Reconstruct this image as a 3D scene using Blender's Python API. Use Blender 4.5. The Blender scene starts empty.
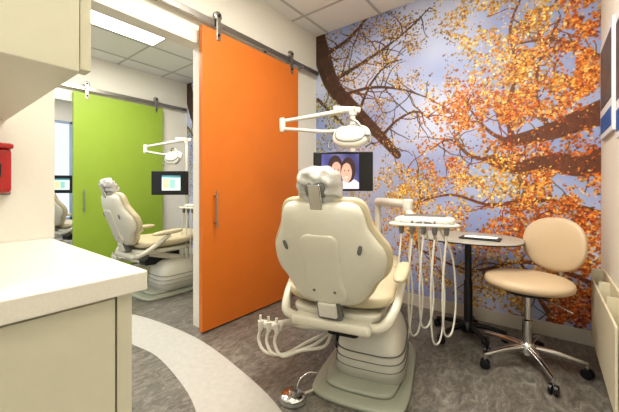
import bpy, math, random
import numpy as np
from mathutils import Vector, Matrix
random.seed(7); rng=np.random.default_rng(7)
scene=bpy.context.scene
scene.view_settings.view_transform='Standard'
try: scene.view_settings.look='Medium High Contrast'
except Exception: scene.view_settings.look='None'

# ---------------------------------------------------------------- constants
H=2.75; CAMH=1.06; YM=2.82; XL=-2.06; XR=0.28; XG=-4.66; XW=-7.4; F=312.0
YAW=math.radians(37.4)

def s2l(c):
    return tuple(((v/255)/12.92 if v/255<=0.04045 else ((v/255+0.055)/1.055)**2.4) for v in c)

# ---------------------------------------------------------------- materials
def mat(name,rgb,rough=0.5,metal=0.0,bump=0,bscale=40,emit=0,var=0,spec=None,trans=0,coat=0):
    m=bpy.data.materials.new(name); m.use_nodes=True
    nt=m.node_tree; b=nt.nodes['Principled BSDF']
    col=(*s2l(rgb),1)
    b.inputs['Base Color'].default_value=col
    b.inputs['Roughness'].default_value=rough
    b.inputs['Metallic'].default_value=metal
    if trans: b.inputs['Transmission Weight'].default_value=trans
    if coat: b.inputs['Coat Weight'].default_value=coat
    if emit:
        b.inputs['Emission Color'].default_value=col
        b.inputs['Emission Strength'].default_value=emit
    tc=nt.nodes.new('ShaderNodeTexCoord')
    nz=nt.nodes.new('ShaderNodeTexNoise'); nz.inputs['Scale'].default_value=bscale
    nz.inputs['Detail'].default_value=4
    nt.links.new(tc.outputs['Object'],nz.inputs['Vector'])
    v=var if var else 0.03
    mx=nt.nodes.new('ShaderNodeMix'); mx.data_type='RGBA'
    mx.inputs[6].default_value=tuple(c*(1-v) for c in col[:3])+(1,)
    mx.inputs[7].default_value=tuple(min(1,c*(1+v)) for c in col[:3])+(1,)
    nt.links.new(nz.outputs['Fac'],mx.inputs[0]); nt.links.new(mx.outputs[2],b.inputs['Base Color'])
    if bump:
        bp=nt.nodes.new('ShaderNodeBump'); bp.inputs['Strength'].default_value=bump
        bp.inputs['Distance'].default_value=0.01
        nt.links.new(nz.outputs['Fac'],bp.inputs['Height']); nt.links.new(bp.outputs['Normal'],b.inputs['Normal'])
    return m

M_wall=mat('wall_paint',(228,225,214),0.7,bump=0.03,bscale=150)
M_ceilbar=mat('ceiling_grid_paint',(190,190,184),0.5)
M_base=mat('vinyl_baseboard',(200,196,184),0.5)
M_cab=mat('cabinet_laminate',(208,205,186),0.4)
M_counter=mat('counter_solid_surface',(218,214,204),0.3,bscale=260,var=0.09)
M_table=mat('table_top_laminate',(176,172,162),0.35,bscale=200,var=0.08)
M_orange=mat('orange_door_laminate',(206,116,42),0.45,bscale=6,var=0.05)
M_green=mat('green_door_laminate',(148,174,66),0.45,bscale=6,var=0.05)
M_steel=mat('brushed_steel',(170,168,162),0.32,metal=1)
M_chrome=mat('chrome',(220,220,220),0.14,metal=1)
M_dark=mat('dark_plastic',(22,22,25),0.4)
M_white=mat('white_plastic',(216,214,204),0.32,coat=0.2)
M_shell=mat('chair_shell_plastic',(208,205,190),0.35,coat=0.2)
M_vinyl=mat('cream_vinyl',(198,187,158),0.42,bump=0.05,bscale=90)
M_tan=mat('tan_vinyl',(200,178,148),0.45,bump=0.05,bscale=90)
M_sage=mat('sage_base_plastic',(160,164,150),0.4)
M_grey=mat('grey_plastic',(112,112,108),0.4)
M_bag=mat('plastic_bag_cover',(190,189,184),0.13,bump=0.9,bscale=22,coat=0.7)
M_hose=mat('hose_vinyl',(214,211,200),0.4)
M_red=mat('red_sharps_plastic',(176,26,24),0.25,coat=0.5)
M_label=mat('label_paper',(226,222,216),0.6)
M_blue=mat('poster_blue',(40,98,170),0.5)
M_photo=mat('poster_photo',(84,80,84),0.5,bscale=9,var=0.9)
M_posterw=mat('poster_white',(222,224,228),0.5)
M_frame=mat('window_frame',(160,178,202),0.4)
M_lamp=mat('troffer_lens',(255,250,240),0.5,emit=4.0)
M_lens=mat('light_lens',(214,214,206),0.12,coat=0.6)
M_cream2=mat('beige_holder',(214,206,182),0.45)

def attr_mat(name,emit=0,rough=0.5):
    m=bpy.data.materials.new(name); m.use_nodes=True; nt=m.node_tree; b=nt.nodes['Principled BSDF']
    a=nt.nodes.new('ShaderNodeAttribute'); a.attribute_name='Col'
    nt.links.new(a.outputs['Color'],b.inputs['Base Color']); b.inputs['Roughness'].default_value=rough
    if emit:
        nt.links.new(a.outputs['Color'],b.inputs['Emission Color']); b.inputs['Emission Strength'].default_value=emit
    return m

def floor_mat():
    m=bpy.data.materials.new('vinyl_floor'); m.use_nodes=True; nt=m.node_tree; b=nt.nodes['Principled BSDF']
    tc=nt.nodes.new('ShaderNodeTexCoord'); mp=nt.nodes.new('ShaderNodeMapping')
    mp.inputs['Scale'].default_value=(8,3.4,1); mp.inputs['Rotation'].default_value=(0,0,math.radians(25))
    nt.links.new(tc.outputs['Object'],mp.inputs['Vector'])
    n=nt.nodes.new('ShaderNodeTexNoise'); n.inputs['Scale'].default_value=2.4; n.inputs['Detail'].default_value=12
    n.inputs['Roughness'].default_value=0.8; n.inputs['Distortion'].default_value=1.8
    nt.links.new(mp.outputs['Vector'],n.inputs['Vector'])
    r=nt.nodes.new('ShaderNodeValToRGB'); e=r.color_ramp.elements
    e[0].position=0.36; e[0].color=(*s2l((80,77,71)),1); e[1].position=0.66; e[1].color=(*s2l((154,150,141)),1)
    x=e.new(0.5); x.color=(*s2l((114,110,103)),1)
    nt.links.new(n.outputs['Fac'],r.inputs['Fac']); nt.links.new(r.outputs['Color'],b.inputs['Base Color'])
    b.inputs['Roughness'].default_value=0.36
    return m
M_floor=floor_mat()
M_inlay=mat('vinyl_floor_inlay',(182,181,175),0.38,bscale=30,var=0.14)

def ceil_mat():
    m=bpy.data.materials.new('acoustic_tile'); m.use_nodes=True; nt=m.node_tree; b=nt.nodes['Principled BSDF']
    tc=nt.nodes.new('ShaderNodeTexCoord'); n=nt.nodes.new('ShaderNodeTexNoise'); n.inputs['Scale'].default_value=120
    nt.links.new(tc.outputs['Object'],n.inputs['Vector'])
    r=nt.nodes.new('ShaderNodeValToRGB'); e=r.color_ramp.elements
    e[0].color=(*s2l((226,225,221)),1); e[1].color=(*s2l((246,245,242)),1)
    nt.links.new(n.outputs['Fac'],r.inputs['Fac']); nt.links.new(r.outputs['Color'],b.inputs['Base Color'])
    b.inputs['Roughness'].default_value=0.9
    return m
M_ceil=ceil_mat()

# ---------------------------------------------------------------- mesh helpers
def link(o,parent=None):
    scene.collection.objects.link(o)
    if parent is not None: o.parent=parent
    return o
def root(name,loc=(0,0,0),rz=0):
    e=bpy.data.objects.new(name,None); e.empty_display_size=0.1
    e.location=loc; e.rotation_euler=(0,0,math.radians(rz)); scene.collection.objects.link(e); return e
def mk(name,verts,faces,m,parent=None,smooth=True,matrix=None):
    me=bpy.data.meshes.new(name)
    if matrix is not None: verts=[tuple(matrix@Vector(v)) for v in verts]
    me.from_pydata([tuple(v) for v in verts],[],faces); me.update()
    if m: me.materials.append(m)
    if smooth:
        for p in me.polygons: p.use_smooth=True
    return link(bpy.data.objects.new(name,me),parent)
def box(name,lo,hi,m,parent=None,bevel=0.0,matrix=None,seg=2):
    x0,y0,z0=lo; x1,y1,z1=hi
    v=[(x0,y0,z0),(x1,y0,z0),(x1,y1,z0),(x0,y1,z0),(x0,y0,z1),(x1,y0,z1),(x1,y1,z1),(x0,y1,z1)]
    f=[(0,3,2,1),(4,5,6,7),(0,1,5,4),(1,2,6,5),(2,3,7,6),(3,0,4,7)]
    o=mk(name,v,f,m,parent,smooth=False,matrix=matrix)
    if bevel:
        b=o.modifiers.new('b','BEVEL'); b.width=bevel; b.segments=seg
    return o
def catmull(pts,closed=False,n=8):
    P=[Vector(p) for p in pts]; out=[]; L=len(P)
    rngs=range(L) if closed else range(L-1)
    for i in rngs:
        if closed: a,b,c,d=P[(i-1)%L],P[i],P[(i+1)%L],P[(i+2)%L]
        else: a,b,c,d=P[max(i-1,0)],P[i],P[i+1],P[min(i+2,L-1)]
        for k in range(n):
            t=k/n
            out.append(0.5*((2*b)+(c-a)*t+(2*a-5*b+4*c-d)*t*t+(3*b-a-3*c+d)*t**3))
    if not closed: out.append(P[-1])
    return out
def tube(name,pts,r,m,parent=None,smooth_path=True,n=8,sides=10):
    P=catmull(pts,False,n) if smooth_path and len(pts)>2 else [Vector(p) for p in pts]
    N=len(P); 
    def rad(i):
        if isinstance(r,(int,float)): return r
        t=i/(N-1)*(len(r)-1); a=int(min(t,len(r)-2)); return r[a]*(1-(t-a))+r[a+1]*(t-a)
    up=None; verts=[]; faces=[]
    for i in range(N):
        T=(P[min(i+1,N-1)]-P[max(i-1,0)]).normalized()
        if up is None:
            up=Vector((0,0,1)) if abs(T.z)<0.9 else Vector((1,0,0))
        up=(up-T*up.dot(T)).normalized(); side=T.cross(up)
        for k in range(sides):
            a=2*math.pi*k/sides; verts.append(P[i]+(up*math.cos(a)+side*math.sin(a))*rad(i))
    for i in range(N-1):
        for k in range(sides):
            a=i*sides+k; b=i*sides+(k+1)%sides
            faces.append((a,b,b+sides,a+sides))
    faces.append(tuple(range(sides))[::-1]); faces.append(tuple((N-1)*sides+k for k in range(sides)))
    o=mk(name,verts,faces,m,parent)
    es=o.modifiers.new('e','EDGE_SPLIT'); es.split_angle=math.radians(50)
    return o
def rod(name,a,b,r,m,parent=None,sides=20): return tube(name,[a,b],r,m,parent,False,sides=sides)
def lathe(name,prof,m,parent=None,loc=(0,0,0),n=32,matrix=None):
    verts=[];faces=[]
    for (r,z) in prof:
        for k in range(n):
            a=2*math.pi*k/n; verts.append((loc[0]+r*math.cos(a),loc[1]+r*math.sin(a),loc[2]+z))
    for i in range(len(prof)-1):
        for k in range(n):
            a=i*n+k;b=i*n+(k+1)%n; faces.append((a,b,b+n,a+n))
    faces.append(tuple(range(n))[::-1]); faces.append(tuple((len(prof)-1)*n+k for k in range(n)))
    o=mk(name,verts,faces,m,parent,matrix=matrix)
    es=o.modifiers.new('e','EDGE_SPLIT'); es.split_angle=math.radians(45)
    return o
def sup(w,h,e=3.5,n=56):
    out=[]
    for k in range(n):
        a=2*math.pi*k/n; c,s=math.cos(a),math.sin(a)
        out.append((w*math.copysign(abs(c)**(2/e),c),h*math.copysign(abs(s)**(2/e),s)))
    return out
def outline(half,n=5):
    """half: list of (x,y) from top centre to bottom centre, x>=0; mirrored"""
    pts=half+[(-x,y) for x,y in reversed(half[1:-1])]
    return [(p[0],p[1]) for p in catmull([(x,y,0) for x,y in pts],True,n)]
def pillow(name,ol,top,bot,m,parent=None,e=3,K=10,matrix=None,bend=None,taper=0):
    """puffed slab: outline in XY, thickness along Z (top>0,bot>0)"""
    N=len(ol); verts=[];faces=[]
    cx=sum(p[0] for p in ol)/N; cy=sum(p[1] for p in ol)/N
    def ring(th,sgn,hh):
        r=math.sin(th)**(2/e); h=math.cos(th)**(2/e) if math.cos(th)>1e-6 else 0
        for x,y in ol:
            k=r*(1-taper*h*(1 if sgn>0 else 0))
            X=cx+(x-cx)*k; Y=cy+(y-cy)*k; Z=sgn*hh*h
            if bend: Z+=bend(X,Y)
            verts.append((X,Y,Z))
    ths=[(i+1)/K*math.pi/2 for i in range(K)]
    verts.append((cx,cy,top+(bend(cx,cy) if bend else 0)))
    for t in ths: ring(t,1,top)
    for t in reversed(ths[:-1]): ring(t,-1,bot)
    verts.append((cx,cy,-bot+(bend(cx,cy) if bend else 0)))
    R=2*K-1
    for k in range(N): faces.append((0,1+k,1+(k+1)%N))
    for i in range(R-1):
        for k in range(N):
            a=1+i*N+k;b=1+i*N+(k+1)%N; faces.append((a,a+N,b+N,b))
    last=1+R*N
    for k in range(N): faces.append((last,1+(R-1)*N+(k+1)%N,1+(R-1)*N+k))
    return mk(name,verts,faces,m,parent,matrix=matrix)
def T(x,y,z): return Matrix.Translation((x,y,z))
def R(deg,ax): return Matrix.Rotation(math.radians(deg),4,ax)
def dup(r,off,drot=0):
    e=bpy.data.objects.new(r.name.split('.')[0],None); e.empty_display_size=0.1
    e.location=Vector(r.location)+Vector(off); e.rotation_euler=r.rotation_euler.copy(); e.rotation_euler.z+=math.radians(drot)
    scene.collection.objects.link(e)
    for c in [o for o in bpy.data.objects if o.parent==r]:
        n=c.copy(); scene.collection.objects.link(n); n.parent=e
    return e

# ---------------------------------------------------------------- room shell
box('floor',(XW-0.1,-1.6,-0.1),(XR+0.1,YM+0.1,0),M_floor)
box('ceiling',(XW-0.1,-1.6,H),(XR+0.1,YM+0.1,H+0.1),M_ceil)
box('wall_back',(XW-0.1,YM,0),(XR+0.1,YM+0.1,H),M_wall)
box('wall_right',(XR,-1.6,0),(XR+0.1,YM,H),M_wall)
# partition with opening (orange door side)
def partition(name,x0,x1,y0,y1,head):
    r=root(name)
    box('wall_solid',(x0,y1,0),(x1,YM,H),M_wall,r)
    box('wall_header',(x0,y0,head),(x1,y1,H),M_wall,r)
    box('wall_near',(x0,-1.6,0),(x1,y0,H),M_wall,r)
    return r
partition('wall_partition_left',XL-0.12,XL,0.30,1.37,2.13)
partition('wall_partition_far',XG-0.12,XG,0.10,1.33,2.13)
box('wall_counter',(-2.06,-1.6,0),(-1.265,0.30,H),M_wall)
# window wall
r=root('wall_window')
box('wall_below',(XW-0.1,-1.6,0),(XW,YM,0.45),M_wall,r)
box('wall_above',(XW-0.1,-1.6,2.35),(XW,YM,H),M_wall,r)
box('wall_side',(XW-0.1,2.6,0.45),(XW,YM,2.35),M_wall,r)
box('wall_side_near',(XW-0.1,-1.6,0.45),(XW,0.2,2.35),M_wall,r)
w=root('window_1')
for i,y in enumerate([0.2,0.8,1.4,1.72,2.0,2.57]): box('mullion_%d'%i,(XW-0.07,y,0.45),(XW-0.01,y+0.04,2.35),M_frame,w)
for i,z in enumerate([0.45,1.2,2.31]): box('rail_%d'%i,(XW-0.07,0.2,z),(XW-0.01,2.6,z+0.04),M_frame,w)
# ceiling grid
verts=[];faces=[]
def addbox(lo,hi):
    x0,y0,z0=lo;x1,y1,z1=hi;b=len(verts)
    verts.extend([(x0,y0,z0),(x1,y0,z0),(x1,y1,z0),(x0,y1,z0),(x0,y0,z1),(x1,y0,z1),(x1,y1,z1),(x0,y1,z1)])
    faces.extend([tuple(b+i for i in f) for f in [(0,3,2,1),(4,5,6,7),(0,1,5,4),(1,2,6,5),(2,3,7,6),(3,0,4,7)]])
for x0,x1 in [(XL,XR),(XG,XL-0.12),(XW,XG-0.12)]:
    x=x1-0.35
    while x>x0: addbox((x-0.012,-1.6,H-0.006),(x+0.012,YM,H)); x-=0.61
    y=YM-0.42
    while y>-1.5: addbox((x0,y-0.012,H-0.005),(x1,y+0.012,H)); y-=0.61
mk('trim_ceiling_grid',verts,faces,M_ceilbar,smooth=False)
# baseboards
box('baseboard_back',(XL,YM-0.012,0),(XR,YM,0.10),M_base)
box('baseboard_right',(XR-0.012,-1.6,0),(XR,YM-0.012,0.10),M_base)
box('baseboard_left',(XL,1.37,0),(XL+0.012,YM-0.012,0.10),M_base)
box('baseboard_back_second_room',(XG,YM-0.012,0),(XL-0.12,YM,0.10),M_base)
box('baseboard_far',(XG,1.33,0),(XG+0.012,YM-0.012,0.10),M_base)

# floor inlay ribbon
def fp(px,py):
    s=(px-309.5)/F; dx=-math.sin(YAW)+s*math.cos(YAW); dy=math.cos(YAW)+s*math.sin(YAW)
    d=CAMH*F/(py-188); return (d*dx,d*dy)
left=[fp(112,330),fp(130,343),fp(156,356),fp(180,382),fp(196,412),fp(204,470)]
right=[fp(112,310),fp(150,319),fp(198,339),fp(244,373),fp(282,412),fp(308,470)]
L2=catmull([(x,y,0) for x,y in left],False,10); R2=catmull([(x,y,0) for x,y in right],False,10)
v=[(p.x,p.y,0.0012) for p in L2]+[(p.x,p.y,0.0012) for p in R2]; n=len(L2)
mk('floor_inlay_ribbon',v,[(i,n+i,n+i+1,i+1) for i in range(n-1)],M_inlay,smooth=False)

# ---------------------------------------------------------------- sliding doors
def sliding_door(name,x,y0,y1,m,ta,tb,ztop=2.245):
    r=root(name)
    box('panel',(x+0.035,y0,0.012),(x+0.075,y1,ztop),m,r,bevel=0.002)
    rod('pull_bar',(x+0.115,y0+0.1,0.76),(x+0.115,y0+0.1,1.04),0.007,M_steel,r)
    for i,z in enumerate((0.80,1.0)): rod('pull_post_%d'%i,(x+0.075,y0+0.1,z),(x+0.115,y0+0.1,z),0.006,M_steel,r)
    for i,y in enumerate((y0+0.14,y1-0.1)):
        box('hanger_strap_%d'%i,(x+0.075,y-0.018,ztop-0.07),(x+0.081,y+0.018,ztop+0.14),M_steel,r,bevel=0.002)
        lathe('hanger_wheel_%d'%i,[(0.03,-0.012),(0.034,-0.01),(0.028,0),(0.034,0.01),(0.03,0.012)],M_steel,r,matrix=T(x+0.063,y,ztop+0.12)@R(90,'Y'))
        lathe('bolt_%d'%i,[(0.011,0),(0.011,0.01),(0.006,0.013)],M_dark,r,matrix=T(x+0.081,y,ztop+0.12)@R(90,'Y'),n=12)
        lathe('bolt_low_%d'%i,[(0.009,0),(0.009,0.008),(0.005,0.01)],M_dark,r,matrix=T(x+0.081,y,ztop-0.03)@R(90,'Y'),n=12)
    z=2.315
    box('track_bar',(x+0.05,ta,z-0.03),(x+0.06,tb,z+0.018),M_steel,r,bevel=0.002)
    k=0;y=ta+0.1
    while y<tb:
        rod('track_standoff_%d'%k,(x+.001,y,z-0.006),(x+0.066,y,z-0.006),0.012,M_steel,r); y+=0.5; k+=1
    return r
sliding_door('orange_sliding_door',XL,1.32,2.41,M_orange,.42,2.78)
sliding_door('green_sliding_door',XG,1.27,2.38,M_green,.3,2.78)

# ---------------------------------------------------------------- mural
def wp(px,py):
    s=(px-309.5)/F; dx=-math.sin(YAW)+s*math.cos(YAW); dy=math.cos(YAW)+s*math.sin(YAW)
    d=YM/dy; return d*dx-XL, CAMH+d*(188-py)/F, d
MW=XR-XL; Z0=0.10; MH=H-Z0; NX=640; NZ=int(NX*MH/MW)
C=np.zeros((NZ,NX,3))
def snoise(a,b,seed):
    g=np.random.default_rng(seed).random((b+2,a+2))
    xs=np.linspace(0,a,NX); ys=np.linspace(0,b,NZ)
    xi=xs.astype(int); yi=ys.astype(int); fx=(xs-xi); fy=(ys-yi); fx=fx*fx*(3-2*fx); fy=fy*fy*(3-2*fy)
    A=g[np.ix_(yi,xi)];B=g[np.ix_(yi,xi+1)];Cc=g[np.ix_(yi+1,xi)];D=g[np.ix_(yi+1,xi+1)]
    return (A*(1-fx)+B*fx)*(1-fy)[:,None]+(Cc*(1-fx)+D*fx)*fy[:,None]
nz=0.7*snoise(4,5,1)+0.3*snoise(9,11,2)
nz=np.clip((nz-0.3)/0.45,0,1)[...,None]
C[:]=np.array([146,160,204])*(1-nz)+np.array([196,204,228])*nz
gap=0.5*snoise(13,15,5)+0.5*snoise(30,34,6)
sc=NX/MW
def stamp(u,z,a,b,ang,col,al):
    cx=u*sc; cy=(z-Z0)*sc; a*=sc; b*=sc; r=int(max(a,b))+2
    x0=max(0,int(cx)-r);x1=min(NX,int(cx)+r+1);y0=max(0,int(cy)-r);y1=min(NZ,int(cy)+r+1)
    if x0>=x1 or y0>=y1: return
    X,Y=np.meshgrid(np.arange(x0,x1)-cx,np.arange(y0,y1)-cy)
    c,s=math.cos(ang),math.sin(ang)
    q=((X*c+Y*s)/a)**2+((-X*s+Y*c)/b)**2
    w=np.clip(1.5-q,0,1)[...,None]*al
    C[y0:y1,x0:x1]=C[y0:y1,x0:x1]*(1-w)+np.array(col)*w
PAL={'y':[(228,168,50),(238,192,84),(206,132,32),(246,218,146),(186,114,34),(242,202,110)],
     'o':[(218,116,26),(230,144,46),(186,84,20),(240,174,74),(152,62,20),(246,196,122),(208,98,22)],
     'r':[(172,76,26),(132,52,20),(196,98,34),(222,134,62)],
     'b':[(122,88,44),(160,116,50),(200,152,66),(84,60,36),(218,178,100)],
     'g':[(146,142,56),(182,170,70),(106,110,50),(200,186,92)]}
regs=[ # px,py,rx,ry,count,palette,leafsize
 (345,60,32,38,80,'b',.009),(395,35,38,26,60,'b',.009),(400,88,34,34,50,'y',.008),(326,115,14,34,40,'g',.011),
 (372,115,34,34,50,'b',.008),(322,165,12,25,24,'g',.010),(405,60,26,30,30,'b',.008),
 (512,20,52,26,100,'y',.011),(585,22,28,34,70,'o',.012),(520,72,48,30,100,'y',.011),(462,22,16,16,14,'y',.009),
 (582,85,28,32,70,'o',.012),(472,112,32,26,90,'o',.011),(525,115,38,34,90,'o',.012),(446,165,26,22,58,'o',.010),
 (500,182,52,26,86,'y',.011),(575,192,34,32,70,'o',.012),(404,190,26,20,72,'y',.010),(420,222,36,24,70,'y',.010),
 (400,250,36,28,52,'o',.010),(500,232,60,28,76,'o',.011),(505,282,60,28,74,'y',.011),(575,272,32,40,76,'o',.012),
 (436,285,38,26,36,'y',.010),(560,318,40,20,44,'r',.012),(545,60,38,52,44,'r',.011),(360,146,38,14,20,'y',.009),(355,245,25,40,30,'y',.010),
 (555,150,44,30,44,'r',.011),(540,215,50,24,40,'r',.011)]
def leaves(mult,alpha,shade,sz,thr=.46):
    for (px,py,rx,ry,cnt,pal,ls) in regs:
        for _ in range(int(cnt*mult)):
            qx=px+random.gauss(0,rx*.62); qy=py+random.gauss(0,ry*.62)
            k=random.randint(8,18)
            for _ in range(k):
                lx=qx+random.gauss(0,6.0); ly=qy+random.gauss(0,5.0)
                if lx<312 or lx>612: continue
                u,z,d=wp(lx,ly)
                gi=min(NZ-1,max(0,int((z-Z0)*sc))); gj=min(NX-1,max(0,int(u*sc)))
                if gap[gi,gj]<thr+random.gauss(0,.05): continue
                c=random.choice(PAL[pal]); sh=shade*random.uniform(.72,1.12)
                c=tuple(min(255,v*sh) for v in c); a=ls*sz*random.uniform(.5,1.1)
                stamp(u,z,a,a*random.uniform(.4,.85),random.uniform(0,3.1),c,alpha)
def branch(pts,w0,w1,col=(84,54,40),hi=(150,104,70),twigs=0):
    P=catmull([(x,y,0) for x,y in pts],False,14); n=len(P)
    for i in range(n-1):
        for t in (0,.25,.5,.75):
            p=P[i].lerp(P[i+1],t); wd=w0+(w1-w0)*(i+t)/n
            u,z,d=wp(p.x,p.y); r=wd*.5*d/F
            j=random.uniform(.8,1.15)
            stamp(u,z,max(r,.003),max(r,.003),0,tuple(v*j for v in col),.9)
            if wd>4:
                stamp(u-r*.3,z+r*.35,r*.45,r*.3,random.uniform(0,3),tuple(v*random.uniform(.7,1.15) for v in hi),.55)
                for _ in range(3): stamp(u+r*random.uniform(-.8,.8),z+r*random.uniform(-.8,.8),r*.25,r*.12,.4,(46,30,26),.6)
                stamp(u+r*random.uniform(-.8,.8),z+r*random.uniform(-.8,.8),r*.2,r*.12,.9,tuple(min(255,v*1.25) for v in hi),.6)
    for _ in range(twigs):
        i=random.randrange(2,n-1); p=P[i]; a=random.uniform(0,6.28); L=random.uniform(12,38)
        q=[(p.x,p.y)]
        for k in range(4):
            a+=random.uniform(-.5,.5); q.append((q[-1][0]+math.cos(a)*L/4,q[-1][1]+math.sin(a)*L/4))
        branch(q,1.2,.5,col=tuple(v*random.uniform(.8,1.4) for v in col))
leaves(.65,.75,.84,1.25,.37)
br=(78,56,44); bh=(150,114,86)
branch([(314,28),(322,56),(334,88),(356,112),(378,134),(398,156)],19,6,br,bh,twigs=14)
branch([(335,80),(352,70),(380,52),(408,30),(430,8)],4,1,br,twigs=16)
branch([(345,95),(372,88),(402,90),(432,100)],3.5,1,br,twigs=16)
branch([(326,55),(348,40),(366,20),(380,4)],4,1.5,br,twigs=14)
branch([(360,110),(370,86),(386,66),(402,60)],3,1,br,twigs=12)
branch([(384,134),(398,120),(416,112),(430,120)],3,1,br,twigs=12)
branch([(318,100),(334,116),(352,132),(376,146)],3,1,br,twigs=8)
oc=(108,62,38); oh=(204,136,86)
branch([(604,112),(582,120),(556,130),(528,138),(506,142)],22,8,oc,oh,twigs=10)
branch([(604,160),(580,166),(548,162),(520,168),(492,160)],22,9,oc,oh,twigs=10)
branch([(510,142),(492,134),(476,118),(462,96)],4,1,oc,oh,twigs=10)
branch([(512,140),(508,110),(516,70),(510,30),(520,0)],5,1.5,oc,oh,twigs=14)
branch([(548,128),(536,100),(540,60),(560,20)],4,1.5,oc,oh,twigs=14)
branch([(492,160),(470,156),(450,140),(430,150)],4,1,oc,oh,twigs=12)
branch([(604,60),(580,50),(552,40),(520,44)],5,1.5,oc,oh,twigs=10)
branch([(604,215),(570,205),(530,200),(490,205),(450,195),(410,205)],5,1.5,oc,oh,twigs=16)
branch([(604,290),(560,270),(520,262),(470,270),(420,250)],5,1.5,oc,oh,twigs=16)
branch([(420,250),(412,222),(420,190),(400,170)],3,1,oc,oh,twigs=10)
branch([(560,330),(540,300),(520,262)],5,2,oc,oh,twigs=8)
leaves(.95,.92,1.05,.96,.43)
branch([(314,28),(322,56),(334,88),(356,112),(378,134)],17,7,br,bh)
branch([(604,112),(582,120),(556,130),(534,137)],18,8,oc,oh)
branch([(604,160),(580,166),(548,162),(520,168)],18,8,oc,oh)
for (px,py,rx,ry,cnt,pal,ls) in regs:
    if pal in('o','y'):
        for _ in range(int(cnt*1.8)):
            lx=random.gauss(px,rx*.6); ly=random.gauss(py,ry*.6)
            if 312<lx<612:
                u,z,d=wp(lx,ly); a=ls*random.uniform(.4,.8); stamp(u,z,a,a*.6,random.uniform(0,3),random.choice(PAL[pal]),.95)
def paint_grid(name,C,o,ux,uz,m,parent=None):
    nz,nx,_=C.shape
    xs=np.linspace(0,1,nx); zs=np.linspace(0,1,nz); X,Z=np.meshgrid(xs,zs)
    o=np.array(o);ux=np.array(ux);uz=np.array(uz)
    co=o+X[...,None]*ux+Z[...,None]*uz
    me=bpy.data.meshes.new(name)
    nf=(nx-1)*(nz-1); me.vertices.add(nx*nz); me.vertices.foreach_set('co',co.reshape(-1).astype(np.float32))
    idx=np.arange(nx*nz).reshape(nz,nx)
    q=np.stack([idx[:-1,:-1],idx[:-1,1:],idx[1:,1:],idx[1:,:-1]],-1).reshape(-1,4)
    me.loops.add(nf*4); me.loops.foreach_set('vertex_index',q.reshape(-1).astype(np.int32))
    me.polygons.add(nf); me.polygons.foreach_set('loop_start',(np.arange(nf)*4).astype(np.int32))
    me.update(calc_edges=True)
    at=me.color_attributes.new('Col','FLOAT_COLOR','POINT')
    c=np.clip(C/255,0,1); lin=np.where(c<=.04045,c/12.92,((c+.055)/1.055)**2.4)
    rgba=np.concatenate([lin,np.ones((nz,nx,1))],-1)
    at.data.foreach_set('color',rgba.reshape(-1).astype(np.float32))
    me.materials.append(m)
    return link(bpy.data.objects.new(name,me),parent)
M_mural=attr_mat('mural_print',0,0.55)
mu=paint_grid('autumn_tree_mural',C,(XL+0.001,YM-0.004,Z0),(MW-0.002,0,0),(0,0,MH-0.002),M_mural)
m2=mu.copy(); scene.collection.objects.link(m2); m2.location.x=XG-XL

# ---------------------------------------------------------------- counter & cabinets
r=root('counter_cabinet')
box('body',(-1.262,-1.5,0.09),(-0.665,0.265,0.862),M_cab,r)
box('toe_kick',(-1.262,-1.5,0.0),(-0.72,0.25,0.09),M_dark,r)
box('end_panel',(-1.262,0.265,0.0),(-0.652,0.275,0.862),M_cab,r)
box('front_door_1',(-0.665,-0.42,0.10),(-0.647,0.245,0.852),M_cab,r,bevel=0.002)
box('front_door_2',(-0.665,-1.1,0.10),(-0.647,-0.424,0.852),M_cab,r,bevel=0.002)
box('front_filler',(-0.665,0.249,0.10),(-0.650,0.275,0.862),M_cab,r)
box('countertop',(-1.264,-1.5,0.862),(-0.62,0.292,0.90),M_counter,r,bevel=0.003)
box('backsplash',(-1.264,-1.5,0.90),(-1.252,0.292,0.905),M_counter,r)
r=root('upper_cabinet')
box('body',(-1.2648,-1.5,1.258),(-0.645,0.186,2.745),M_cab,r)
box('door_1',(-0.645,-0.28,1.255),(-0.625,0.182,2.745),M_cab,r,bevel=0.002)
box('door_2',(-0.645,-0.75,1.255),(-0.625,-0.284,2.745),M_cab,r,bevel=0.002)
box('end_stile',(-0.66,0.184,1.262),(-0.63,0.2,2.745),M_cab,r)

r=root('sharps_disposal_box')
box('bracket',(-1.265,-0.02,1.04),(-1.250,0.195,1.19),M_grey,r,bevel=0.003)
box('red_body',(-1.250,-0.01,1.045),(-1.20,0.19,1.172),M_red,r,bevel=0.012,seg=3)
box('lid',(-1.252,-0.015,1.17),(-1.193,0.193,1.185),M_red,r,bevel=0.006)
box('label',(-1.201,0.03,1.075),(-1.199,0.13,1.14),M_label,r)
box('lock',(-1.202,0.15,1.09),(-1.193,0.167,1.13),M_dark,r,bevel=0.003)

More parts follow.
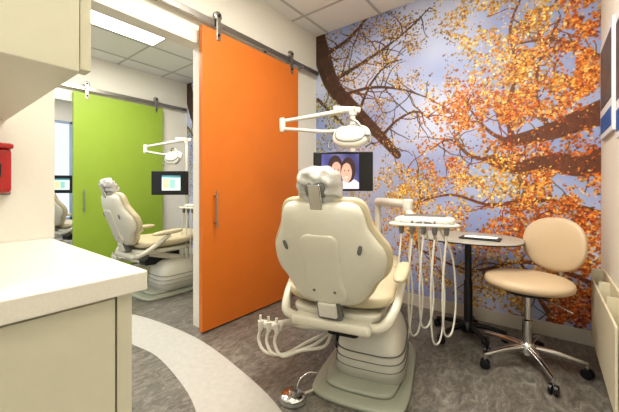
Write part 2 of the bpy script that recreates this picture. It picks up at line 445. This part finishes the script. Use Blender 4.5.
# ---------------------------------------------------------------- dental chair
def build_chair():
    r=root('dental_chair',(-0.902,1.545,0),14)
    # floor plate
    pillow('floor_plate',outline([(0,.50),(.16,.48),(.235,.36),(.25,.05),(.245,-.18),(.20,-.28),(0,-.31)]),.034,.0,M_sage,r,e=5,matrix=T(.095,.04,.001))
    pillow('floor_plate_step',outline([(0,.42),(.13,.40),(.19,.28),(.2,.05),(.19,-.13),(.15,-.22),(0,-.24)]),.03,.0,M_sage,r,e=5,matrix=T(.095,.04,.033))
    # pump cover
    pillow('pump_cover',outline([(0,.33),(.12,.31),(.175,.2),(.19,.0),(.18,-.14),(.12,-.2),(0,-.21)]),.27,.0,M_white,r,e=4.5,K=14,matrix=T(.12,.10,.055),taper=.08)
    for i,z in enumerate((.11,.15,.19)):
        pillow('cover_groove_%d'%i,outline([(0,.333),(.122,.313),(.178,.2),(.193,.0),(.183,-.142),(.122,-.202),(0,-.212)]),.002,.002,M_grey,r,e=6,K=5,matrix=T(.12,.10,z)@Matrix.Scale(.99-.006*i,4))
    pillow('pump_side_cap',sup(.055,.10,3),.03,.0,M_grey,r,e=3,matrix=T(-.06,.06,.19)@R(-90,'Y'))
    # lift arms (parallelogram)
    for i,x in enumerate((-.10,.10)):
        box('lift_arm_%d'%i,(x-.025,-.30,-.03),(x+.025,.22,.03),M_shell,r,bevel=.015,matrix=T(.02,.04,.36)@R(-16,'X'))
    box('lift_core',(-.075,-.16,.28),(.095,.2,.42),M_dark,r,bevel=.02)
    lathe('pivot_rear',[(.045,-.15),(.05,-.14),(.05,.14),(.045,.15)],M_grey,r,matrix=T(0,-.2,.40)@R(90,'Y'))
    # seat frame
    pillow('seat_frame',outline([(0,.30),(.17,.28),(.22,.1),(.23,-.15),(.2,-.28),(0,-.30)]),.02,.045,M_shell,r,e=4,matrix=T(0,.02,.45))
    box('rear_yoke',(-.20,-.34,.385),(.20,-.25,.435),M_shell,r,bevel=.02,seg=3)
    for i,sx in enumerate((-1,1)):
        tube('yoke_arm_%d'%i,[(sx*.19,-.29,.41),(sx*.25,-.28,.43),(sx*.285,-.20,.48),(sx*.30,-.10,.55),(sx*.30,-.02,.60)],[.022,.024,.02,.018],M_shell,r)
        pillow('armrest_%d'%i,sup(.036,.15,3),.025,.02,M_vinyl,r,e=2.5,matrix=T(sx*.30,-.04,.625)@R(4,'X'))
    # seat cushion
    pillow('seat_cushion',outline([(0,.33),(.2,.32),(.255,.22),(.275,.0),(.28,-.16),(.25,-.25),(.16,-.28),(0,-.28)]),.05,.05,M_vinyl,r,e=3,matrix=T(0,.02,.505),bend=lambda x,y:.25*x*x+.12*max(0,y-.1))
    pillow('leg_rest',outline([(0,.30),(.14,.29),(.185,.2),(.215,-.1),(.245,-.28),(0,-.32)]),.045,.04,M_vinyl,r,e=3,matrix=T(0,.56,.52)@R(-6,'X'),bend=lambda x,y:.25*x*x)
    pillow('leg_rest_frame',outline([(0,.22),(.1,.2),(.15,-.1),(.17,-.28),(0,-.3)]),.02,.03,M_shell,r,e=4,matrix=T(0,.54,.47)@R(-6,'X'))
    # backrest frame: local X right, Y up the back, Z toward rear
    al=math.radians(20); up=Vector((0,-math.sin(al),math.cos(al))); rear=Vector((0,-math.cos(al),-math.sin(al))); X=Vector((-1,0,0))
    B=Matrix(((X.x,up.x,rear.x,0),(X.y,up.y,rear.y,-.385),(X.z,up.z,rear.z,.762),(0,0,0,1)))
    shell=[(0,.248),(.10,.248),(.158,.236),(.188,.20),(.206,.13),(.236,.07),(.266,.015),(.274,-.045),(.256,-.105),(.214,-.15),(.182,-.205),(.13,-.25),(0,-.262)]
    cush=[(x*1.06+.004,y*1.045) for x,y in shell]; cush[0]=(0,.26); cush[-1]=(0,-.275)
    bd=lambda x,y:-.75*x*x-.35*max(0,y)**2
    pillow('back_cushion',outline(cush),.012,.07,M_vinyl,r,e=3.2,matrix=B,bend=bd)
    pillow('back_shell',outline(shell),.05,.0,M_shell,r,e=3.8,K=14,matrix=B@T(0,0,.008),bend=bd)
    pillow('back_spine',outline([(0,.12),(.07,.115),(.09,.06),(.085,-.1),(.10,-.2),(0,-.235)]),.012,.01,M_shell,r,e=4,matrix=B@T(0,0,.05))
    for i,sx in enumerate((-1,1)):
        pillow('back_grip_%d'%i,sup(.009,.024,3),.004,.004,M_grey,r,matrix=B@T(sx*.175,.05,.034)@R(sx*-14,'Z'))
        lathe('shell_screw_%d'%i,[(.007,0),(.007,.004),(.005,.006)],M_grey,r,n=14,matrix=B@T(sx*.05,-.16,.06))
    box('back_hinge',(-.06,-.34,.0),(.06,-.2,.05),M_grey,r,bevel=.012,matrix=B)
    box('back_hinge_cover',(-.045,-.31,.045),(.045,-.23,.066),M_white,r,bevel=.008,matrix=B)
    # headrest
    box('headrest_bar',(-.028,.16,.01),(.028,.34,.026),M_chrome,r,bevel=.004,matrix=B)
    pillow('headrest_bracket',sup(.05,.04,3),.025,.02,M_grey,r,matrix=B@T(0,.31,-.005))
    Hm=B@T(0,.318,-.045)@R(12,'X')
    pillow('headrest_cushion',outline([(0,.075),(.045,.072),(.085,.045),(.096,.0),(.088,-.05),(.05,-.068),(0,-.07)]),.042,.04,M_vinyl,r,e=2.6,matrix=Hm)
    hb=pillow('headrest_bag_cover',outline([(0,.083),(.05,.08),(.092,.052),(.103,.0),(.098,-.055),(.072,-.085),(0,-.095)],n=8),.056,.048,M_bag,r,e=2.4,K=16,matrix=Hm,
        bend=lambda x,y:.006*math.sin(90*x+40*y)+.005*math.sin(125*y-60*x))
    # assistant arm with hose holder (left side)
    tube('assistant_arm',[(-.12,-.02,.30),(-.24,-.08,.30),(-.32,-.16,.30),(-.36,-.22,.31)],[.026,.022,.02,.018],M_white,r)
    box('assistant_holder',(-.43,-.27,.30),(-.29,-.22,.33),M_white,r,bevel=.01,seg=3)
    for i in range(3):
        x=-.41+.05*i
        lathe('holder_cup_%d'%i,[(.012,-.03),(.015,.0),(.016,.02),(.012,.022)],M_white,r,loc=(x,-.275,.325),n=16)
        rod('suction_tip_%d'%i,(x,-.275,.32),(x,-.278,.375),.007,M_white,r,sides=12)
        tube('suction_hose_%d'%i,[(x,-.275,.30),(x-.01,-.28,.24),(x+.04,-.29,.19),(x+.14,-.27,.19+.02*i),(x+.24,-.2,.24),(-.06,-.12,.29)],.0085,M_hose,r)
    tube('vacuum_hose',[(-.40,-.22,.30),(-.45,-.14,.26),(-.40,-.0,.22),(-.28,.04,.2),(-.08,.04,.22)],.011,M_hose,r)
    return r
chair=build_chair()

r=root('foot_control',(-1.014,1.19,0))
lathe('base_disc',[(.066,0),(.07,.006),(.066,.014),(.05,.02)],M_grey,r)
lathe('pedal_disc',[(.058,.018),(.062,.024),(.055,.034),(.025,.042)],M_chrome,r)
lathe('pedal_button',[(.022,.04),(.022,.05),(.015,.054)],M_steel,r)
tube('control_hose',[(.03,.05,.018),(.05,.14,.012),(.03,.24,.012),(.06,.34,.014)],.006,M_hose,r)
tube('control_handle',[(.0,.03,.04),(.005,.05,.08),(.03,.09,.105),(.06,.12,.10)],.004,M_chrome,r)
footc=r

# ---------------------------------------------------------------- operatory light
r=root('operatory_light',(-1.20,2.12,0))
pillow('floor_box',sup(.11,.09,5),.16,.0,M_white,r,e=5,matrix=T(0,0,.001))
rod('post',(0,0,.14),(0,0,1.63),.022,M_white,r)
lathe('post_cap',[(.03,0),(.034,.02),(.03,.05),(.012,.06)],M_white,r,loc=(0,0,1.62))
Lx,Ly=-.46,-.30
tube('boom',[(.03,-.01,1.665),(-.05,-.03,1.66),(-.25,-.17,1.62),(Lx,Ly,1.585)],[.022,.022,.017,.014],M_white,r)
box('boom_cover',(-.15,-.022,-.022),(.06,.022,.022),M_white,r,bevel=.012,seg=3,matrix=T(0,0,1.665)@R(33,'Z')@R(4,'Y'))
lathe('elbow',[(.02,-.07),(.024,-.06),(.024,.03),(.018,.04)],M_white,r,loc=(Lx,Ly,1.57))
tube('swing_arm',[(Lx,Ly,1.525),(-.3,-.3,1.50),(-.08,-.28,1.465),(.07,-.26,1.46)],[.014,.013,.012],M_white,r)
hd=T(.13,-.25,1.415)
tube('yoke',[(.07,-.26,1.465),(.11,-.26,1.52),(.17,-.255,1.51),(.215,-.25,1.45),(.21,-.25,1.40)],.009,M_steel,r)
LM=hd@R(66,'X')@R(10,'Y')
pillow('lamp_head',sup(.135,.09,2.3),.042,.03,M_white,r,e=2.4,matrix=LM)
pillow('lamp_lens',sup(.105,.064,2.3),.03,.012,M_lens,r,e=2.6,matrix=LM@T(0,0,.024))
pillow('lamp_trim_ring',sup(.110,.068,2.3),.006,.006,M_grey,r,e=5,matrix=LM@T(0,0,.030))
for i,sx in enumerate((-1,1)):
    tube('lamp_grip_%d'%i,[(.13+sx*.11,-.26,1.41),(.13+sx*.155,-.27,1.395),(.13+sx*.16,-.29,1.35),(.13+sx*.13,-.30,1.33)],.008,M_grey,r)
light=r

# ---------------------------------------------------------------- monitor
def screen_paint(kind):
    nx,nz=110,70; X,Z=np.meshgrid(np.linspace(0,1,nx),np.linspace(0,1,nz)); S=np.zeros((nz,nx,3))
    if kind==0:
        S[:]=(84,84,140); S+= (np.sin(X*9+Z*4)*18)[...,None]
        def el(cx,cz,a,b,c):
            m=((X-cx)/a)**2+((Z-cz)/b)**2<1; S[m]=c
        el(.36,.02,.34,.26,(170,140,186)); el(.76,.03,.28,.26,(206,202,222))
        el(.37,.60,.20,.36,(58,40,44)); el(.40,.50,.14,.28,(204,158,144)); el(.71,.54,.20,.36,(64,42,44)); el(.67,.46,.14,.28,(212,168,152))
        for ex,ez in((.35,.56),(.45,.55),(.62,.52),(.72,.52)): el(ex,ez,.014,.02,(50,34,36))
        el(.41,.37,.045,.022,(228,206,200)); el(.67,.33,.045,.022,(228,206,200)); el(.40,.45,.012,.03,(186,138,124)); el(.67,.42,.012,.03,(194,146,130))
    else:
        S[:]=(196,216,216); S[60:]=(80,140,150); S[8:54,8:40]=(210,196,150); S[12:50,46:76]=(140,186,178); S[12:50,80:104]=(226,226,220)
    return S
M_scr=attr_mat('screen_image',emit=0.55,rough=0.2)
def monitor(loc,kind,rz):
    r=root('chairside_monitor',loc,rz)
    box('bezel',(-.215,-.012,-.142),(.215,.018,.142),M_dark,r,bevel=.006)
    box('rear_housing',(-.12,.018,-.09),(.12,.045,.09),M_dark,r,bevel=.01)
    if kind==0: paint_grid('screen_picture',screen_paint(0),(-.155,-.0135,-.126),(.27,0,0),(0,0,.252),M_scr,r)
    else: paint_grid('screen_picture',screen_paint(1),(-.09,-.0135,-.09),(.22,0,0),(0,0,.18),M_scr,r)
    rod('mount_arm',(0,.045,-.02),(.0,.10,-.02),.015,M_grey,r)
    return r
mon=monitor((-1.185,1.95,1.18),0,32)

# ---------------------------------------------------------------- delivery unit
r=root('dental_delivery_unit',(-1.12,2.40,0))
pillow('floor_box',sup(.09,.08,5),.12,.0,M_white,r,e=5,matrix=T(0,0,.001))
rod('support_post',(0,0,.1),(0,0,.92),.026,M_white,r)
tube('swing_arm',[(0,0,.945),(.12,-.10,.95),(.24,-.2,.95),(.36,-.30,.95)],[.035,.032,.03,.028],M_white,r)
lathe('arm_joint',[(.03,-.05),(.036,-.04),(.036,.03),(.025,.04)],M_white,r,loc=(.36,-.30,.945))
tube('flex_arm',[(.36,-.30,.90),(.41,-.36,.875),(.47,-.42,.865)],[.026,.024,.022],M_white,r)
D=T(.525,-.47,.862)@R(14,'Z')
pillow('control_head',outline([(0,.12),(.12,.115),(.16,.08),(.17,.0),(.165,-.08),(.12,-.12),(0,-.125)]),.03,.035,M_white,r,e=4,matrix=D)
pillow('tray_pad',sup(.12,.07,5),.006,.004,M_grey,r,e=5,matrix=D@T(0,.01,.028))
pillow('touch_panel',sup(.045,.014,5),.003,.002,M_grey,r,e=5,matrix=D@T(0,-.123,.0)@R(78,'X'))
tube('front_handle',[tuple(D@Vector(p)) for p in [(-.16,-.06,-.01),(-.18,-.14,-.01),(-.1,-.175,-.01),(.1,-.175,-.01),(.18,-.14,-.01),(.16,-.06,-.01)]],.009,M_white,r)
for i in range(5):
    x=-.12+.06*i
    a=D@Vector((x,-.14,-.035))
    lathe('holder_%d'%i,[(.011,-.03),(.015,-.01),(.016,.015),(.012,.018)],M_grey,r,loc=tuple(a),n=14)
    tube('handpiece_%d'%i,[tuple(D@Vector((x,-.14,-.09))),tuple(D@Vector((x,-.142,-.03))),tuple(D@Vector((x,-.15,.012)))],[.007,.008,.005],M_steel if i%2 else M_white,r,sides=12)
    lo=.20+.05*((i*2)%5)/2
    tube('handpiece_hose_%d'%i,[tuple(D@Vector(p)) for p in [(x,-.14,-.085),(x-.01,-.15,-.2),(x-.02,-.15,-.40),(x-.01,-.13,lo-.862-.02),(x+.03,-.07,lo-.862-.03),(x+.05,-.02,-.45),(x+.03,.0,-.2),(x*.6,.02,-.03)]],.0056,M_hose,r,sides=8)
deliv=r

# ---------------------------------------------------------------- side table
r=root('pedestal_side_table',(-0.45,2.44,0))
pillow('table_top',sup(.33,.26,2.6),.014,.010,M_table,r,e=6,matrix=T(0,0,.706))
pillow('table_edge_band',sup(.332,.262,2.6),.006,.006,M_dark,r,e=6,matrix=T(0,0,.702))
lathe('top_flange',[(.08,-.012),(.08,0),(.03,.0)],M_dark,r,loc=(0,0,.69))
lathe('column',[(.028,.08),(.028,.40),(.022,.41),(.022,.69)],M_dark,r)
lathe('base_hub',[(.05,.05),(.055,.06),(.05,.1),(.03,.12)],M_dark,r)
def star_base(r,rad,m,mc,rot=0,zz=.085):
    for i in range(5):
        a=math.radians(rot+72*i); c,s=math.cos(a),math.sin(a)
        tube('leg_%d'%i,[(.02*c,.02*s,zz+.01),(rad*.5*c,rad*.5*s,zz+.003),(rad*c,rad*s,zz-.022)],[.021,.017,.012],m,r)
        rod('caster_stem_%d'%i,(rad*c,rad*s,.04),(rad*c,rad*s,zz-.012),.007,m,r,sides=10)
        for k,o in enumerate((-.013,.013)):
            ax=a+.9
            lathe('caster_wheel_%d_%d'%(i,k),[(.018,-.009),(.026,-.007),(.026,.007),(.018,.009)],mc,r,n=20,
              matrix=T(rad*c,rad*s,.026)@R(math.degrees(ax),'Z')@R(90,'Y')@T(0,0,o))
star_base(r,.235,M_dark,M_dark,20)
r2=root('instrument_tray',(-0.36,2.34,.7205))
box('tray',(-.12,-.06,0),(.12,.06,.008),M_dark,r2,bevel=.003)
for i in range(4): rod('instrument_%d'%i,(-.09,-.04+.025*i,.012),(.10,-.035+.025*i,.013),.004,M_steel,r2,sides=8)
table=r

# ---------------------------------------------------------------- stool
r=root('swivel_stool',(-0.098,2.28,0),0)
star_base(r,.275,M_chrome,M_dark,8,zz=.1)
lathe('hub',[(.04,.07),(.045,.08),(.045,.125),(.03,.14)],M_chrome,r)
lathe('gas_column',[(.027,.12),(.027,.27),(.017,.275),(.017,.44)],M_chrome,r)
lathe('seat_plate',[(.10,.43),(.13,.44),(.13,.455)],M_dark,r)
pillow('seat_cushion',sup(.225,.215,2.2),.045,.045,M_tan,r,e=2.8,matrix=T(0,0,.50))
tube('height_lever',[(.05,-.05,.43),(.15,-.13,.42),(.20,-.17,.41)],.006,M_chrome,r)
tube('back_bar',[(.04,.06,.435),(.10,.16,.43),(.15,.235,.46),(.165,.255,.55),(.155,.24,.68)],[.014,.014,.013,.013],M_chrome,r)
Bm=T(.135,.185,.712)@R(-28,'Z')@R(84,'X')
pillow('backrest',sup(.175,.165,2.3),.035,.035,M_tan,r,e=2.6,matrix=Bm,bend=lambda x,y:1.0*x*x)
stool=r

# ---------------------------------------------------------------- right wall items
r=root('wall_chart_holder',(0,0,0))
box('back_plate',(XR-.012,1.75,.13),(XR-.001,2.62,.56),M_cream2,r,bevel=.003)
box('front_panel',(XR-.065,1.75,.13),(XR-.055,2.62,.50),M_cream2,r,bevel=.004)
box('end_panel',(XR-.065,2.608,.13),(XR-.010,2.622,.56),M_cream2,r,bevel=.003)
box('bottom_panel',(XR-.06,1.75,.13),(XR-.012,2.61,.145),M_cream2,r)
for i,y in enumerate((2.05,2.35)): box('divider_%d'%i,(XR-.056,y,.145),(XR-.012,y+.01,.54),M_cream2,r)
box('file_stack',(XR-.05,2.37,.146),(XR-.02,2.58,.47),M_label,r,bevel=.002)
def poster(y0,y1,z0,z1):
    r=root('framed_poster')
    box('frame',(XR-.018,y0,z0),(XR-.001,y1,z1),M_posterw,r,bevel=.002)
    box('photo',(XR-.020,y0+.03,z0+(z1-z0)*.3),(XR-.0175,y1-.03,z1-.05),M_photo,r)
    box('blue_band',(XR-.020,y0+.03,z0+.03),(XR-.0175,y1-.03,z0+(z1-z0)*.22),M_blue,r)
poster(2.22,2.68,1.36,1.95)
poster(1.7,2.12,1.30,1.9)

# ---------------------------------------------------------------- second & third rooms
OFF=(-2.40,0.06,0)
c2=dup(chair,(-2.36,.09,0),-15); dup(footc,OFF); dup(light,OFF); dup(deliv,OFF)
monitor((-1.17-2.44,1.96,1.12),1,40)
dup(table,(-2.4,0,0)); dup(chair,(-4.9,0.1,0)); dup(light,(-4.95,0.1,0))
monitor((-6.2,1.55,1.12),1,50)

# ---------------------------------------------------------------- lights
def troffer(x,y,sx,sy,pw,col=(1,.95,.87)):
    r=root('ceiling_troffer_light',(x,y,0))
    box('frame_a',(-sx/2-.02,-sy/2-.02,H-.012),(sx/2+.02,-sy/2,H-.001),M_ceilbar,r)
    box('frame_b',(-sx/2-.02,sy/2,H-.012),(sx/2+.02,sy/2+.02,H-.001),M_ceilbar,r)
    box('frame_c',(-sx/2-.02,-sy/2,H-.012),(-sx/2,sy/2,H-.001),M_ceilbar,r)
    box('frame_d',(sx/2,-sy/2,H-.012),(sx/2+.02,sy/2,H-.001),M_ceilbar,r)
    box('lens',(-sx/2,-sy/2,H-.010),(sx/2,sy/2,H-.001),M_lamp,r)
    L=bpy.data.lights.new('troffer_glow','AREA'); L.shape='RECTANGLE'; L.size=sx*.98; L.size_y=sy*.98; L.energy=pw; L.color=col
    o=bpy.data.objects.new('troffer_glow',L); o.location=(0,0,H-.016); link(o,r)
troffer(-0.75,1.15,.6,1.15,44)
troffer(-0.5,-.6,.6,1.15,27)
troffer(-3.40,1.20,.60,1.2,44)
troffer(-3.2,-.6,.58,1.2,16)
troffer(-6.1,1.2,.58,1.2,30,(1,.97,.95))
w=bpy.data.worlds.new('World'); scene.world=w; w.use_nodes=True
w.node_tree.nodes['Background'].inputs[0].default_value=(.86,.93,1.0,1)
w.node_tree.nodes['Background'].inputs[1].default_value=0.95

# ---------------------------------------------------------------- camera
cd=bpy.data.cameras.new('Camera'); cam=bpy.data.objects.new('Camera',cd); scene.collection.objects.link(cam)
cam.location=(0,0,CAMH); cam.rotation_euler=(math.radians(90),0,YAW)
cd.sensor_width=36; cd.lens=F/619*36; cd.shift_y=-18/619; cd.clip_start=.02
scene.camera=cam
